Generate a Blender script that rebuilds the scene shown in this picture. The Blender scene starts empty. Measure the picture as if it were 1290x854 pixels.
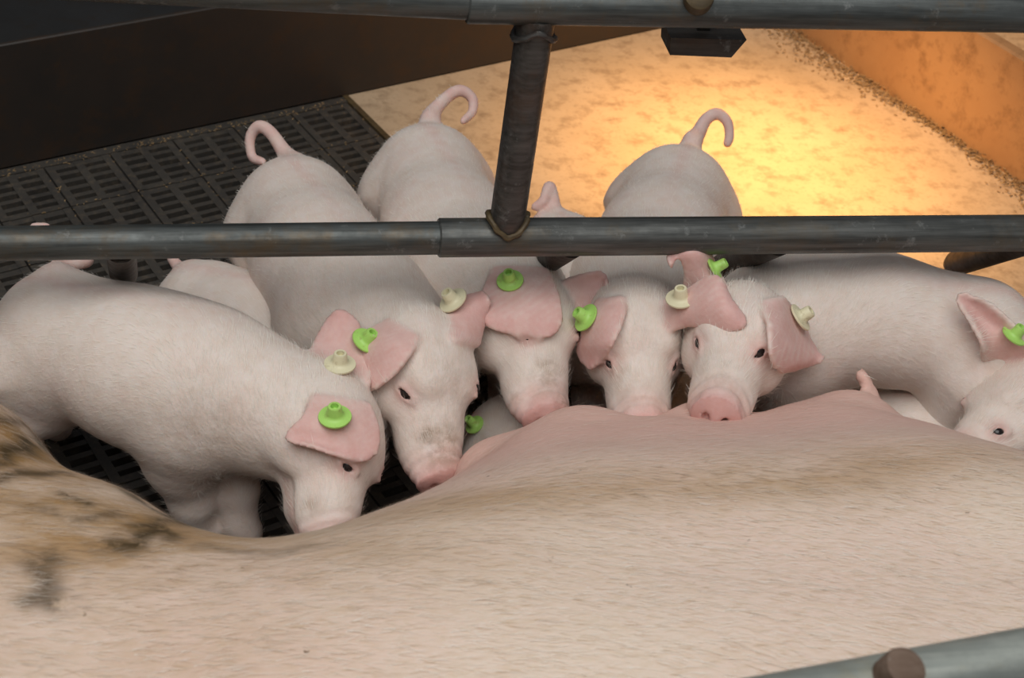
import bpy, math, random
import numpy as np
from mathutils import Matrix, Vector

# ------------------------------------------------------------------ camera, world, lights
sc = bpy.context.scene
FPX, PITCH, ROLL, YAW, CAMH = 2000.0, math.radians(37.5), math.radians(7.0), math.radians(-13.3), 1.35
def _rz(v):
    c, s = math.cos(YAW), math.sin(YAW)
    return np.array([c*v[0]-s*v[1], s*v[0]+c*v[1], v[2]])
_f0 = np.array([0, math.cos(PITCH), -math.sin(PITCH)]); _u0 = np.array([0, math.sin(PITCH), math.cos(PITCH)]); _r0 = np.array([1., 0, 0])
CF = _rz(_f0); CR = _rz(_r0*math.cos(ROLL)+_u0*math.sin(ROLL)); CU = _rz(_u0*math.cos(ROLL)-_r0*math.sin(ROLL))
CO = np.array([0, 0, CAMH])
cam = bpy.data.objects.new('camera', bpy.data.cameras.new('camera')); sc.collection.objects.link(cam); sc.camera = cam
cam.data.sensor_width = 36.0; cam.data.lens = 36.0*FPX/1290.0; cam.data.clip_start = 0.05
cam.matrix_world = Matrix(((CR[0], CU[0], -CF[0], CO[0]), (CR[1], CU[1], -CF[1], CO[1]), (CR[2], CU[2], -CF[2], CO[2]), (0, 0, 0, 1)))
cam.data.dof.use_dof = True; cam.data.dof.focus_distance = 1.78; cam.data.dof.aperture_fstop = 9.0

sc.view_settings.view_transform = 'Standard'; sc.view_settings.look = 'None'; sc.view_settings.gamma = 1.0
sc.view_settings.use_curve_mapping = False; sc.view_settings.exposure = -0.12

w = bpy.data.worlds.new('barn'); sc.world = w; w.use_nodes = True
w.node_tree.nodes['Background'].inputs[0].default_value = (0.80, 0.88, 1.0, 1)
w.node_tree.nodes['Background'].inputs[1].default_value = 0.13

def area(name, loc, target, sx, sy, power, col):
    l = bpy.data.lights.new(name, 'AREA'); l.shape = 'RECTANGLE'; l.size = sx; l.size_y = sy; l.energy = power; l.color = col
    o = bpy.data.objects.new(name, l); sc.collection.objects.link(o); o.location = loc
    o.rotation_euler = (Vector(target)-Vector(loc)).to_track_quat('-Z', 'Y').to_euler()
    return o
area('ceiling_daylight', (-0.2, 0.3, 3.2), (0.3, 1.4, 0.2), 3.6, 2.8, 102.0, (1.0, 0.985, 0.96))
hl = bpy.data.lights.new('heat_lamp_bulb', 'SPOT'); hl.energy = 37.0; hl.color = (1.0, 0.53, 0.165)
hl.spot_size = math.radians(128); hl.spot_blend = 1.0; hl.shadow_soft_size = 0.05
hlo = bpy.data.objects.new('heat_lamp_bulb', hl); sc.collection.objects.link(hlo)
hlo.location = (0.90, 2.16, 0.47); hlo.rotation_euler = (0, 0, 0)

nl = hl.copy(); nl.energy = 14.0
nlo = bpy.data.objects.new('next_pen_lamp', nl); sc.collection.objects.link(nlo); nlo.location = (1.75, 2.45, 0.6)

# ------------------------------------------------------------------ points from the view
def az(px, py, z):
    d = CF + CR*(px-645)/FPX + CU*(427-py)/FPX
    return CO + d*((z-CAMH)/d[2])
def ay(px, py, y):
    d = CF + CR*(px-645)/FPX + CU*(427-py)/FPX
    return CO + d*(y/d[1])
def ad(px, py, dep):
    return CO + (CF + CR*(px-645)/FPX + CU*(427-py)/FPX)*dep
def depth_of(p):
    return float((np.asarray(p)-CO) @ CF)
def cv(v):                      # a direction given as right, up, towards the viewer -> world
    r = CR*v[0] + CU*v[1] - CF*v[2]
    return r/np.linalg.norm(r)
def nrm(v):
    v = np.asarray(v, float); return v/np.linalg.norm(v)

# ------------------------------------------------------------------ solid modelling: smooth unions on a grid, meshed
class Field:
    CAP = 0.06
    def __init__(s, lo, hi, h, cap=None):
        if cap: s.CAP = cap
        s.h = h; s.lo = np.asarray(lo, float); s.n = np.ceil((np.asarray(hi)-s.lo)/h).astype(int)+1
        s.f = np.full(s.n, s.CAP, np.float32)
    def block(s, lo, hi, pad):
        a = np.maximum(np.floor((np.asarray(lo)-pad-s.lo)/s.h).astype(int), 0)
        b = np.minimum(np.ceil((np.asarray(hi)+pad-s.lo)/s.h).astype(int)+1, s.n)
        if np.any(b <= a): return None
        ax = [s.lo[i]+s.h*np.arange(a[i], b[i]) for i in range(3)]
        P = np.stack(np.meshgrid(*ax, indexing='ij'), -1).astype(np.float32)
        return (slice(a[0], b[0]), slice(a[1], b[1]), slice(a[2], b[2])), P
    def union(s, sl, d, k):
        a = s.f[sl]
        hh = np.clip(.5+.5*(a-d)/k, 0, 1)
        s.f[sl] = a*(1-hh)+d*hh-k*hh*(1-hh)
    def cut(s, sl, d, k):
        a = s.f[sl]
        hh = np.clip(.5-.5*(a+d)/k, 0, 1)
        s.f[sl] = a*(1-hh)-d*hh+k*hh*(1-hh)
    def _apply(s, sl, d, k, sub):
        (s.cut if sub else s.union)(sl, d.astype(np.float32), k)
    def cone(s, a, b, r1, r2, k=.02, sub=False):
        a = np.asarray(a, float); b = np.asarray(b, float); r = max(r1, r2)
        bl = s.block(np.minimum(a, b)-r, np.maximum(a, b)+r, s.CAP)
        if bl is None: return
        sl, P = bl; ba = b-a; L = float(ba@ba)+1e-12
        t = np.clip(((P-a)@ba)/L, 0, 1)
        d = np.linalg.norm(P-(a+t[..., None]*ba), axis=-1)-(r1+(r2-r1)*t)
        s._apply(sl, d, k, sub)
    def chain(s, pts, rs, k=.02, kin=.02, sub=False):
        for i in range(len(pts)-1): s.cone(pts[i], pts[i+1], rs[i], rs[i+1], k if i == 0 else kin, sub)
    def ell(s, c, r, rot=None, k=.02, sub=False):
        c = np.asarray(c, float); r = np.asarray(r, float); m = r.max() if rot is not None else r
        bl = s.block(c-m, c+m, s.CAP)
        if bl is None: return
        sl, P = bl; q = P-c
        if rot is not None: q = q @ rot            # columns are the local axes
        k0 = np.linalg.norm(q/r, axis=-1); k1 = np.linalg.norm(q/(r*r), axis=-1)+1e-9
        d = k0*(k0-1)/k1
        s._apply(sl, d, k, sub)
    def sheet(s, G, rad, k=.008, keep=None):                  # G: rows x cols x 3 surface samples
        du = np.gradient(G, axis=0); dv = np.gradient(G, axis=1)
        N = np.cross(du, dv); N /= np.linalg.norm(N, axis=-1, keepdims=True)+1e-12
        sp = .6*max(np.linalg.norm(du, axis=-1).max(), np.linalg.norm(dv, axis=-1).max())
        Q = G.reshape(-1, 3).astype(np.float32); N = N.reshape(-1, 3).astype(np.float32)
        bl = s.block(Q.min(0), Q.max(0), .014)
        if bl is None: return
        sl, P = bl; sh = P.shape[:3]; p = P.reshape(-1, 3); d = np.empty(len(p), np.float32)
        R = np.broadcast_to(np.asarray(rad, np.float32), G.shape[:2]).reshape(-1)
        if keep is not None: Q = Q[keep]; N = N[keep]; R = R[keep]
        q2 = (Q*Q).sum(1)
        for i in range(0, len(p), 20000):
            c = p[i:i+20000]
            D = q2[None]-2*c@Q.T; j = D.argmin(1)
            v = c-Q[j]; dn = (v*N[j]).sum(1); dt = np.sqrt(np.maximum((v*v).sum(1)-dn*dn, 0))
            d[i:i+20000] = np.sqrt(dn*dn+np.maximum(dt-sp, 0)**2)-R[j]
        s.union(sl, d.reshape(sh), k)
    def mesh(s, smooth=2):
        f = s.f; S = f < 0; h = s.h
        cnt = np.zeros(np.array(f.shape)-1, np.int8); acc = np.zeros(tuple(np.array(f.shape)-1)+(3,), np.float32); ne = np.zeros(cnt.shape, np.int8)
        n0, n1, n2 = cnt.shape
        for ax in range(3):
            for o1 in (0, 1):
                for o2 in (0, 1):
                    oth = [i for i in range(3) if i != ax]
                    st = [0, 0, 0]; st[oth[0]] = o1; st[oth[1]] = o2
                    en = list(st); en[ax] = 1
                    A = f[st[0]:st[0]+n0, st[1]:st[1]+n1, st[2]:st[2]+n2]; B = f[en[0]:en[0]+n0, en[1]:en[1]+n1, en[2]:en[2]+n2]
                    m = (A < 0) != (B < 0)
                    t = np.where(m, A/np.where(m, A-B, 1), 0)
                    for i in range(3):
                        acc[..., i] += np.where(m, (t if i == ax else st[i]), 0)
                    ne += m
        mask = ne > 0
        idx = np.full(cnt.shape, -1, np.int64); idx[mask] = np.arange(mask.sum())
        V = acc[mask]/ne[mask][:, None]+np.argwhere(mask); V = s.lo+h*V
        quads = []
        for ax in range(3):
            b, c = (ax+1) % 3, (ax+2) % 3
            sa = [slice(None)]*3; sb = [slice(None)]*3; sa[ax] = slice(0, -1); sb[ax] = slice(1, None)
            m = S[tuple(sa)] != S[tuple(sb)]
            E = np.argwhere(m); ok = np.ones(len(E), bool)
            for q in (b, c): ok &= (E[:, q] > 0) & (E[:, q] < f.shape[q]-1)
            E = E[ok]; ins = S[E[:, 0], E[:, 1], E[:, 2]]
            def ci(db, dc):
                e = E.copy(); e[:, b] -= db; e[:, c] -= dc
                return idx[e[:, 0], e[:, 1], e[:, 2]]
            q4 = np.stack([ci(1, 1), ci(0, 1), ci(0, 0), ci(1, 0)], 1)
            q4[~ins] = q4[~ins][:, ::-1]
            quads.append(q4)
        Q = np.concatenate(quads); Q = Q[(Q >= 0).all(1)]
        ed = np.concatenate([Q[:, [0, 1]], Q[:, [1, 2]], Q[:, [2, 3]], Q[:, [3, 0]]])
        for it in range(smooth*2):                # Taubin: smooth without shrinking
            lam = .5 if it % 2 == 0 else -.52
            sm = np.zeros_like(V); c = np.zeros(len(V))
            for i in range(3):
                sm[:, i] = np.bincount(ed[:, 0], V[ed[:, 1], i], len(V))+np.bincount(ed[:, 1], V[ed[:, 0], i], len(V))
            c = np.bincount(ed[:, 0], minlength=len(V))+np.bincount(ed[:, 1], minlength=len(V))
            V = V+lam*(sm/np.maximum(c, 1)[:, None]-V)
        return V, Q
    def normals(s, V):
        e = s.h; out = np.zeros_like(V)
        def samp(P):
            q = np.clip((P-s.lo)/s.h, 0, np.array(s.n)-1.001); i = q.astype(int); t = q-i; r = 0
            for a in (0, 1):
                for b in (0, 1):
                    for c in (0, 1):
                        r = r+s.f[i[:, 0]+a, i[:, 1]+b, i[:, 2]+c]*(t[:, 0] if a else 1-t[:, 0])*(t[:, 1] if b else 1-t[:, 1])*(t[:, 2] if c else 1-t[:, 2])
            return r
        for i in range(3):
            d = np.zeros(3); d[i] = e
            out[:, i] = samp(V+d)-samp(V-d)
        return out/(np.linalg.norm(out, axis=1, keepdims=True)+1e-9)

# ------------------------------------------------------------------ mesh and object helpers
def np_mesh(name, V, Q, smooth=True):
    V = np.asarray(V, np.float32); Q = np.asarray(Q, np.int32); k = Q.shape[1]
    me = bpy.data.meshes.new(name)
    me.vertices.add(len(V)); me.vertices.foreach_set('co', V.ravel())
    me.loops.add(Q.size); me.loops.foreach_set('vertex_index', Q.ravel())
    me.polygons.add(len(Q)); me.polygons.foreach_set('loop_start', np.arange(0, Q.size, k, dtype=np.int32))
    try: me.polygons.foreach_set('loop_total', np.full(len(Q), k, np.int32))
    except Exception: pass
    me.update(calc_edges=True); me.validate()
    if smooth: me.polygons.foreach_set('use_smooth', np.ones(len(me.polygons), bool))
    return me
def link(name, me, mat, parent=None, loc=None):
    o = bpy.data.objects.new(name, me); sc.collection.objects.link(o)
    if mat is not None: me.materials.append(mat)
    if parent is not None: o.parent = parent
    if loc is not None: o.location = loc
    return o
def tag(o, label=None, cat=None, group=None, kind=None):
    if label: o['label'] = label
    if cat: o['category'] = cat
    if group: o['group'] = group
    if kind: o['kind'] = kind
    return o
class MB:
    def __init__(s): s.v = []; s.f = []; s.sm = []
    def add(s, V, F, smooth=False):
        n = len(s.v); s.v += [tuple(map(float, p)) for p in V]; s.f += [tuple(i+n for i in q) for q in F]; s.sm += [smooth]*len(F)
    def box(s, c, size, ax=None, bev=0.0):
        c = np.asarray(c, float); hx, hy, hz = np.asarray(size, float)/2
        A = np.eye(3) if ax is None else np.asarray(ax, float)      # rows are axes
        if bev <= 0:
            V = [c+A[0]*x*hx+A[1]*y*hy+A[2]*z*hz for x in (-1, 1) for y in (-1, 1) for z in (-1, 1)]
            s.add(V, [(0, 1, 3, 2), (4, 6, 7, 5), (0, 4, 5, 1), (2, 3, 7, 6), (0, 2, 6, 4), (1, 5, 7, 3)])
            return
        b = bev; V = []; F = []
        rings = [(-hz, -b), (-hz+b, 0), (hz-b, 0), (hz, -b)]
        for z, d in rings:
            X, Y = hx+d, hy+d
            pts = [(X-b, -Y), (X, -Y+b), (X, Y-b), (X-b, Y), (-X+b, Y), (-X, Y-b), (-X, -Y+b), (-X+b, -Y)]
            V += [c+A[0]*x+A[1]*y+A[2]*z for x, y in pts]
        for r in range(3):
            for i in range(8):
                j = (i+1) % 8; F.append((r*8+i, r*8+j, r*8+8+j, r*8+8+i))
        F.append(tuple(range(7, -1, -1))); F.append(tuple(range(24, 32)))
        s.add(V, F)
    def tube(s, pts, rs, n=24, caps=True, inner=None):
        pts = [np.asarray(p, float) for p in pts]; V = []; F = []
        t0 = nrm(pts[1]-pts[0]); ref = np.array([0, 0, 1.]) if abs(t0[2]) < .9 else np.array([1., 0, 0])
        for i, p in enumerate(pts):
            t = nrm(pts[min(i+1, len(pts)-1)]-pts[max(i-1, 0)])
            a = nrm(np.cross(ref, t)); b = np.cross(t, a)
            for k in range(n):
                q = 2*math.pi*k/n; V.append(p+rs[i]*(a*math.cos(q)+b*math.sin(q)))
        for i in range(len(pts)-1):
            for k in range(n):
                j = (k+1) % n; F.append((i*n+k, i*n+j, i*n+n+j, i*n+n+k))
        s.add(V, F, True)
        if caps:
            s.add([V[k] for k in range(n)], [tuple(range(n-1, -1, -1))]); s.add([V[(len(pts)-1)*n+k] for k in range(n)], [tuple(range(n))])
    def lathe(s, prof, c, axis, n=32):
        axis = nrm(axis); ref = np.array([0, 0, 1.]) if abs(axis[2]) < .9 else np.array([1., 0, 0])
        a = nrm(np.cross(ref, axis)); b = np.cross(axis, a); V = []; F = []
        for r, z in prof:
            for k in range(n):
                q = 2*math.pi*k/n; V.append(np.asarray(c)+axis*z+r*(a*math.cos(q)+b*math.sin(q)))
        for i in range(len(prof)-1):
            for k in range(n):
                j = (k+1) % n; F.append((i*n+k, i*n+j, i*n+n+j, i*n+n+k))
        s.add(V, F, True)
    def build(s, name, mat, parent=None, sharp=None):
        me = bpy.data.meshes.new(name); me.from_pydata(s.v, [], s.f); me.update()
        me.polygons.foreach_set('use_smooth', np.array(s.sm, bool))
        o = link(name, me, mat, parent)
        if sharp: me.set_sharp_from_angle(angle=math.radians(sharp))
        return o

# ------------------------------------------------------------------ materials
def material(name):
    m = bpy.data.materials.new(name); m.use_nodes = True
    nt = m.node_tree; b = nt.nodes['Principled BSDF']
    return m, nt, b
def N(nt, typ, **kw):
    n = nt.nodes.new(typ)
    for k, v in kw.items():
        if k.startswith('i_'):
            key = k[2:]; n.inputs[int(key) if key.isdigit() else key.replace('_', ' ')].default_value = v
        else: setattr(n, k, v)
    return n
def noise(nt, vec, scale, detail=6, rough=.6):
    n = N(nt, 'ShaderNodeTexNoise', i_Scale=scale, i_Detail=detail, i_Roughness=rough)
    if vec is not None: nt.links.new(vec, n.inputs['Vector'])
    return n
def ramp(nt, fac, stops):
    r = nt.nodes.new('ShaderNodeValToRGB'); nt.links.new(fac, r.inputs[0])
    e = r.color_ramp.elements
    while len(e) < len(stops): e.new(.5)
    for i, (p, c) in enumerate(stops):
        e[i].position = p; e[i].color = (c, c, c, 1) if isinstance(c, (int, float)) else (*c, 1)
    return r
def mix(nt, fac, a, b, mode='MIX'):
    m = N(nt, 'ShaderNodeMix', data_type='RGBA', blend_type=mode)
    for sock, v in ((m.inputs[0], fac), (m.inputs[6], a), (m.inputs[7], b)):
        if isinstance(v, (int, float)): sock.default_value = v
        elif isinstance(v, tuple): sock.default_value = (*v, 1)
        else: nt.links.new(v, sock)
    return m.outputs[2]
def objcoord(nt, sc3=(1, 1, 1), rot=(0, 0, 0), kind='Object'):
    t = nt.nodes.new('ShaderNodeTexCoord'); mp = nt.nodes.new('ShaderNodeMapping'); mp.inputs['Scale'].default_value = sc3; mp.inputs['Rotation'].default_value = rot
    nt.links.new(t.outputs[kind], mp.inputs[0]); return mp.outputs[0]
def bump(nt, b, h, strength, dist):
    n = N(nt, 'ShaderNodeBump', i_Strength=strength, i_Distance=dist); nt.links.new(h, n.inputs['Height']); nt.links.new(n.outputs[0], b.inputs['Normal'])

def skin_material(name, base, pink, sss=.18):
    m, nt, b = material(name)
    v = objcoord(nt)
    at = N(nt, 'ShaderNodeAttribute', attribute_name='mask'); sp = nt.nodes.new('ShaderNodeSeparateColor'); nt.links.new(at.outputs['Color'], sp.inputs[0])
    n1 = noise(nt, v, 9, 4); n2 = noise(nt, v, 60, 5); n3 = noise(nt, v, 24, 6, .7)
    blot = ramp(nt, n1.outputs[0], [(.50, 0.), (.78, .22)])
    c = mix(nt, blot.outputs[0], base, pink)
    c = mix(nt, sp.outputs[0], c, pink)
    c = mix(nt, .22, c, ramp(nt, n2.outputs[0], [(.3, (.55, .40, .30)), (.7, (.95, .88, .82))]).outputs[0], 'OVERLAY')
    dm = N(nt, 'ShaderNodeMath', operation='MULTIPLY'); nt.links.new(sp.outputs[1], dm.inputs[0]); nt.links.new(ramp(nt, n3.outputs[0], [(.42, 0.), (.6, 1.)]).outputs[0], dm.inputs[1])
    c = mix(nt, dm.outputs[0], c, (.20, .115, .05))
    red = N(nt, 'ShaderNodeMath', operation='MULTIPLY', i_1=.8); nt.links.new(sp.outputs[2], red.inputs[0])
    c = mix(nt, red.outputs[0], c, (.36, .12, .09))
    nt.links.new(c, b.inputs['Base Color'])
    b.inputs['Roughness'].default_value = .62; b.inputs['Specular IOR Level'].default_value = .28
    b.inputs['Subsurface Weight'].default_value = sss; b.inputs['Subsurface Scale'].default_value = .006; b.inputs['Subsurface Radius'].default_value = (1, .45, .3)
    bp = noise(nt, objcoord(nt, (260, 260, 260)), 1, 3); bq = noise(nt, v, 26, 3, .5)
    ad_ = N(nt, 'ShaderNodeMath', operation='MULTIPLY_ADD', i_1=5.0); nt.links.new(bq.outputs[0], ad_.inputs[0]); nt.links.new(bp.outputs[0], ad_.inputs[2])
    bump(nt, b, ad_.outputs[0], .30, .0016)
    return m
M_SKIN = skin_material('piglet_skin', (.72, .635, .575), (.66, .36, .345))
M_HAIR, nt, b = material('piglet_hair'); b.inputs['Base Color'].default_value = (.86, .80, .72, 1); b.inputs['Roughness'].default_value = .5; b.inputs['Specular IOR Level'].default_value = .3
M_EYE, nt, b = material('eye'); b.inputs['Base Color'].default_value = (.018, .014, .013, 1); b.inputs['Roughness'].default_value = .08
def plastic(name, col):
    m, nt, b = material(name); v = objcoord(nt, (1, 1, 1))
    n = noise(nt, v, 90, 5, .7)
    nt.links.new(mix(nt, ramp(nt, n.outputs[0], [(.55, 0.), (.78, .7)]).outputs[0], col, (.25, .17, .06)), b.inputs['Base Color'])
    b.inputs['Roughness'].default_value = .45
    return m
M_GREEN = plastic('green_tag_plastic', (.42, .72, .16)); M_CREAM = plastic('cream_tag_plastic', (.74, .69, .47))

def sow_material():
    m, nt, b = material('sow_skin')
    v = objcoord(nt)
    at = N(nt, 'ShaderNodeAttribute', attribute_name='mask'); sp = nt.nodes.new('ShaderNodeSeparateColor'); nt.links.new(at.outputs['Color'], sp.inputs[0])
    st = objcoord(nt, (22, 60, 60), (0, 0, .35))
    n1 = noise(nt, v, 3.2, 5); n2 = noise(nt, st, 3.0, 6, .65); n3 = noise(nt, v, 24, 7, .72); n4 = noise(nt, objcoord(nt, (6, 14, 14), (0, 0, -.25)), 1.0, 7, .7)
    base = mix(nt, ramp(nt, n1.outputs[0], [(.35, 0.), (.7, 1.)]).outputs[0], (.78, .64, .53), (.79, .60, .51))
    base = mix(nt, ramp(nt, n2.outputs[0], [(.45, 0.), (.75, .45)]).outputs[0], base, (.60, .44, .27))
    base = mix(nt, sp.outputs[0], base, (.72, .47, .40))
    # yellow-brown soiling in patches, and the thick muck over the ham
    dm = N(nt, 'ShaderNodeMath', operation='MULTIPLY'); nt.links.new(sp.outputs[1], dm.inputs[0]); nt.links.new(ramp(nt, n4.outputs[0], [(.34, .3), (.54, 1.)]).outputs[0], dm.inputs[1])
    base = mix(nt, dm.outputs[0], base, (.36, .20, .065))
    dk = N(nt, 'ShaderNodeMath', operation='MULTIPLY'); nt.links.new(sp.outputs[2], dk.inputs[0]); nt.links.new(ramp(nt, n3.outputs[0], [(.36, .1), (.52, 1.)]).outputs[0], dk.inputs[1])
    base = mix(nt, dk.outputs[0], base, (.060, .038, .015))
    spk = noise(nt, v, 55, 3, .6)
    base = mix(nt, ramp(nt, spk.outputs[0], [(.72, 0.), (.76, .8)]).outputs[0], base, (.14, .08, .04))
    nt.links.new(base, b.inputs['Base Color'])
    b.inputs['Roughness'].default_value = .6; b.inputs['Specular IOR Level'].default_value = .25
    b.inputs['Subsurface Weight'].default_value = .08; b.inputs['Subsurface Scale'].default_value = .008; b.inputs['Subsurface Radius'].default_value = (1, .45, .3)
    bump(nt, b, n2.outputs[0], .35, .004)
    return m
M_SOW = sow_material()
def hair_mat(name, a, bb):
    m, nt, b = material(name)
    at = N(nt, 'ShaderNodeAttribute', attribute_name='mask')
    nt.links.new(at.outputs['Color'], b.inputs['Base Color'])
    b.inputs['Roughness'].default_value = .45; b.inputs['Specular IOR Level'].default_value = .35
    return m
M_SOWHAIR = hair_mat('sow_bristle', None, None)

def metal_material(name, dark, light, rust, rustamt, rough=.42, metallic=.55):
    m, nt, b = material(name)
    v = objcoord(nt); st = objcoord(nt, (3, 60, 60))
    n1 = noise(nt, v, 14, 7, .7); n2 = noise(nt, st, 2.2, 5, .6); n3 = noise(nt, v, 42, 6, .7)
    c = mix(nt, ramp(nt, n2.outputs[0], [(.35, 0.), (.7, 1.)]).outputs[0], dark, light)
    c = mix(nt, ramp(nt, n1.outputs[0], [(.5, 0.), (.72, rustamt)]).outputs[0], c, rust)
    c = mix(nt, ramp(nt, n3.outputs[0], [(.60, 0.), (.70, .3)]).outputs[0], c, (.42, .43, .42))
    nt.links.new(c, b.inputs['Base Color']); b.inputs['Metallic'].default_value = metallic
    r = ramp(nt, n3.outputs[0], [(.3, rough-.1), (.7, rough+.2)]); nt.links.new(r.outputs[0], b.inputs['Roughness'])
    bump(nt, b, n3.outputs[0], .25, .0015)
    return m
M_RAIL = metal_material('worn_rail_steel', (.05, .055, .053), (.135, .147, .143), (.13, .085, .04), .75)
M_POST = metal_material('dark_post_steel', (.05, .048, .045), (.115, .11, .105), (.11, .055, .03), .6)
M_SLEEVE = metal_material('sleeve_steel', (.055, .058, .055), (.15, .155, .148), (.15, .10, .045), .5)
M_FINGER = metal_material('finger_steel', (.035, .03, .026), (.08, .07, .06), (.09, .045, .02), .6, .5, .4)
M_WELD = metal_material('weld_rust', (.07, .05, .025), (.13, .09, .04), (.05, .03, .02), .6, .55, .3)
M_GALV = metal_material('galvanised_steel', (.27, .295, .27), (.40, .42, .38), (.38, .31, .15), .5, .45, .5)
M_RUST = metal_material('brown_rust', (.12, .075, .05), (.20, .14, .105), (.07, .03, .015), .5, .7, .1)

def floor_concrete():
    m, nt, b = material('creep_pad_concrete'); v = objcoord(nt)
    n1 = noise(nt, v, 5, 8, .65); n2 = noise(nt, v, 26, 8, .7); n3 = noise(nt, v, 120, 4, .6)
    c = mix(nt, ramp(nt, n1.outputs[0], [(.35, 0.), (.65, 1.)]).outputs[0], (.50, .385, .265), (.42, .315, .205))
    c = mix(nt, ramp(nt, n2.outputs[0], [(.49, 0.), (.70, .85)]).outputs[0], c, (.22, .15, .09))
    c = mix(nt, ramp(nt, n3.outputs[0], [(.55, 0.), (.75, .4)]).outputs[0], c, (.22, .16, .10))
    nt.links.new(c, b.inputs['Base Color']); b.inputs['Roughness'].default_value = .75
    bump(nt, b, n2.outputs[0], .3, .004)
    return m
M_PAD = floor_concrete()
def dirty(name, c1, c2, stain, s=4.0, rough=.6, spec=.3, stamt=.8):
    m, nt, b = material(name); v = objcoord(nt)
    n1 = noise(nt, v, s, 7, .65); n2 = noise(nt, v, s*6, 7, .7)
    c = mix(nt, ramp(nt, n1.outputs[0], [(.35, 0.), (.65, 1.)]).outputs[0], c1, c2)
    c = mix(nt, ramp(nt, n2.outputs[0], [(.5, 0.), (.75, stamt)]).outputs[0], c, stain)
    nt.links.new(c, b.inputs['Base Color']); b.inputs['Roughness'].default_value = rough; b.inputs['Specular IOR Level'].default_value = spec
    bump(nt, b, n2.outputs[0], .2, .003)
    return m
M_PANEL = dirty('dark_partition_board', (.028, .024, .021), (.040, .030, .024), (.055, .030, .016), 3.5, .45, .3)
M_PANEL2 = dirty('dark_rear_board', (.022, .022, .022), (.032, .032, .033), (.03, .022, .016), 3.5, .5, .3)
M_SIDEW = dirty('brown_partition_board', (.40, .235, .115), (.33, .18, .085), (.15, .075, .035), 4.0, .6, .25)
M_GRATE = dirty('dark_plastic_grate', (.045, .041, .037), (.062, .056, .048), (.16, .12, .08), 14.0, .38, .5, .55)
M_PIT = dirty('slurry_pit', (.004, .004, .004), (.007, .006, .005), (.01, .008, .006), 5.0, .8, .1)
M_LITTER = dirty('dry_litter', (.22, .14, .07), (.34, .24, .13), (.10, .06, .03), 60.0, .8, .15)

# ------------------------------------------------------------------ the pen: floor, grating, boards
TH = math.radians(23.3); UW = np.array([math.cos(TH), math.sin(TH), 0]); PW = np.array([math.sin(TH), -math.cos(TH), 0]); O3 = np.array([.222, 2.391, 0.]); EZ = np.array([0, 0, 1.])
AX = np.array([UW, PW, EZ])
def fl(a, b, z=0.0): return O3+UW*a+PW*b+EZ*z
def slab(name, a0, a1, b0, b1, z0, z1, mat, bev=0.0):
    m = MB(); m.box(fl((a0+a1)/2, (b0+b1)/2, (z0+z1)/2), (a1-a0, b1-b0, z1-z0), AX, bev)
    return tag(m.build(name, mat), kind='structure')
slab('floor', 0.006, .922, 0.0, 1.0, -.04, 0.0, M_PAD)                       # creep pad
slab('floor_slurry_pit', -2.6, 2.6, -.1, 3.4, -.30, -.26, M_PIT)
slab('floor_neighbour_pad', .95, 2.0, -.03, 1.6, -.04, 0.0, M_PAD)
slab('trim_1', -.004, .006, 0, 1.0, -.04, .0015, M_WELD)
slab('wall_back', -2.6, .922, -.009, 0.0, 0.0, .207, M_PANEL, .002)
slab('wall_rear_board', -2.6, 2.6, -.62, -.59, -.05, 1.6, M_PANEL2, .004)
slab('floor_passage', -2.6, 2.6, -.60, -.009, -.04, 0.0, M_PANEL2)
slab('wall_left', -1.63, -1.60, -.03, 3.4, -.3, 1.0, M_PANEL)
slab('wall_far_right', 2.0, 2.03, -.6, 3.4, -.3, 1.0, M_SIDEW)
slab('wall_right', .922, .95, -.03, 1.6, -.02, .20, M_SIDEW, .004)
g = MB()
CA, CB = .105, .119
def cell(a0, b0):
    wa, wb = CA-.003, CB-.003; ca, cb = a0+CA/2, b0+CB/2
    for da, ww in ((-wa/2+.006, .012), (0, .013), (wa/2-.006, .012)):
        g.box(fl(ca+da, cb, -.0125), (ww, wb, .025), AX)
    nb = 6
    for i in range(nb):
        ww = .012 if i in (0, nb-1) else .0090
        db = -wb/2+ww/2+(wb-ww)*i/(nb-1)
        g.box(fl(ca, cb+db, -.0135), (wa-.001, ww, .025), AX)
for i in range(14):
    for j in range(21):
        if j < 19 or i < 4: cell(-CA*(i+1)-.006, .02+CB*j)
for i in range(15):
    for j in range(12): cell(.0+CA*i, 1.005+CB*j)
go = g.build('floor_slatted_grating', M_GRATE); tag(go, kind='structure')
g2 = MB()
g2.box(fl(-.75, .010, -.01), (1.5, .018, .02), AX)
tag(g2.build('trim_2', M_GRATE), kind='structure')

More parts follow.
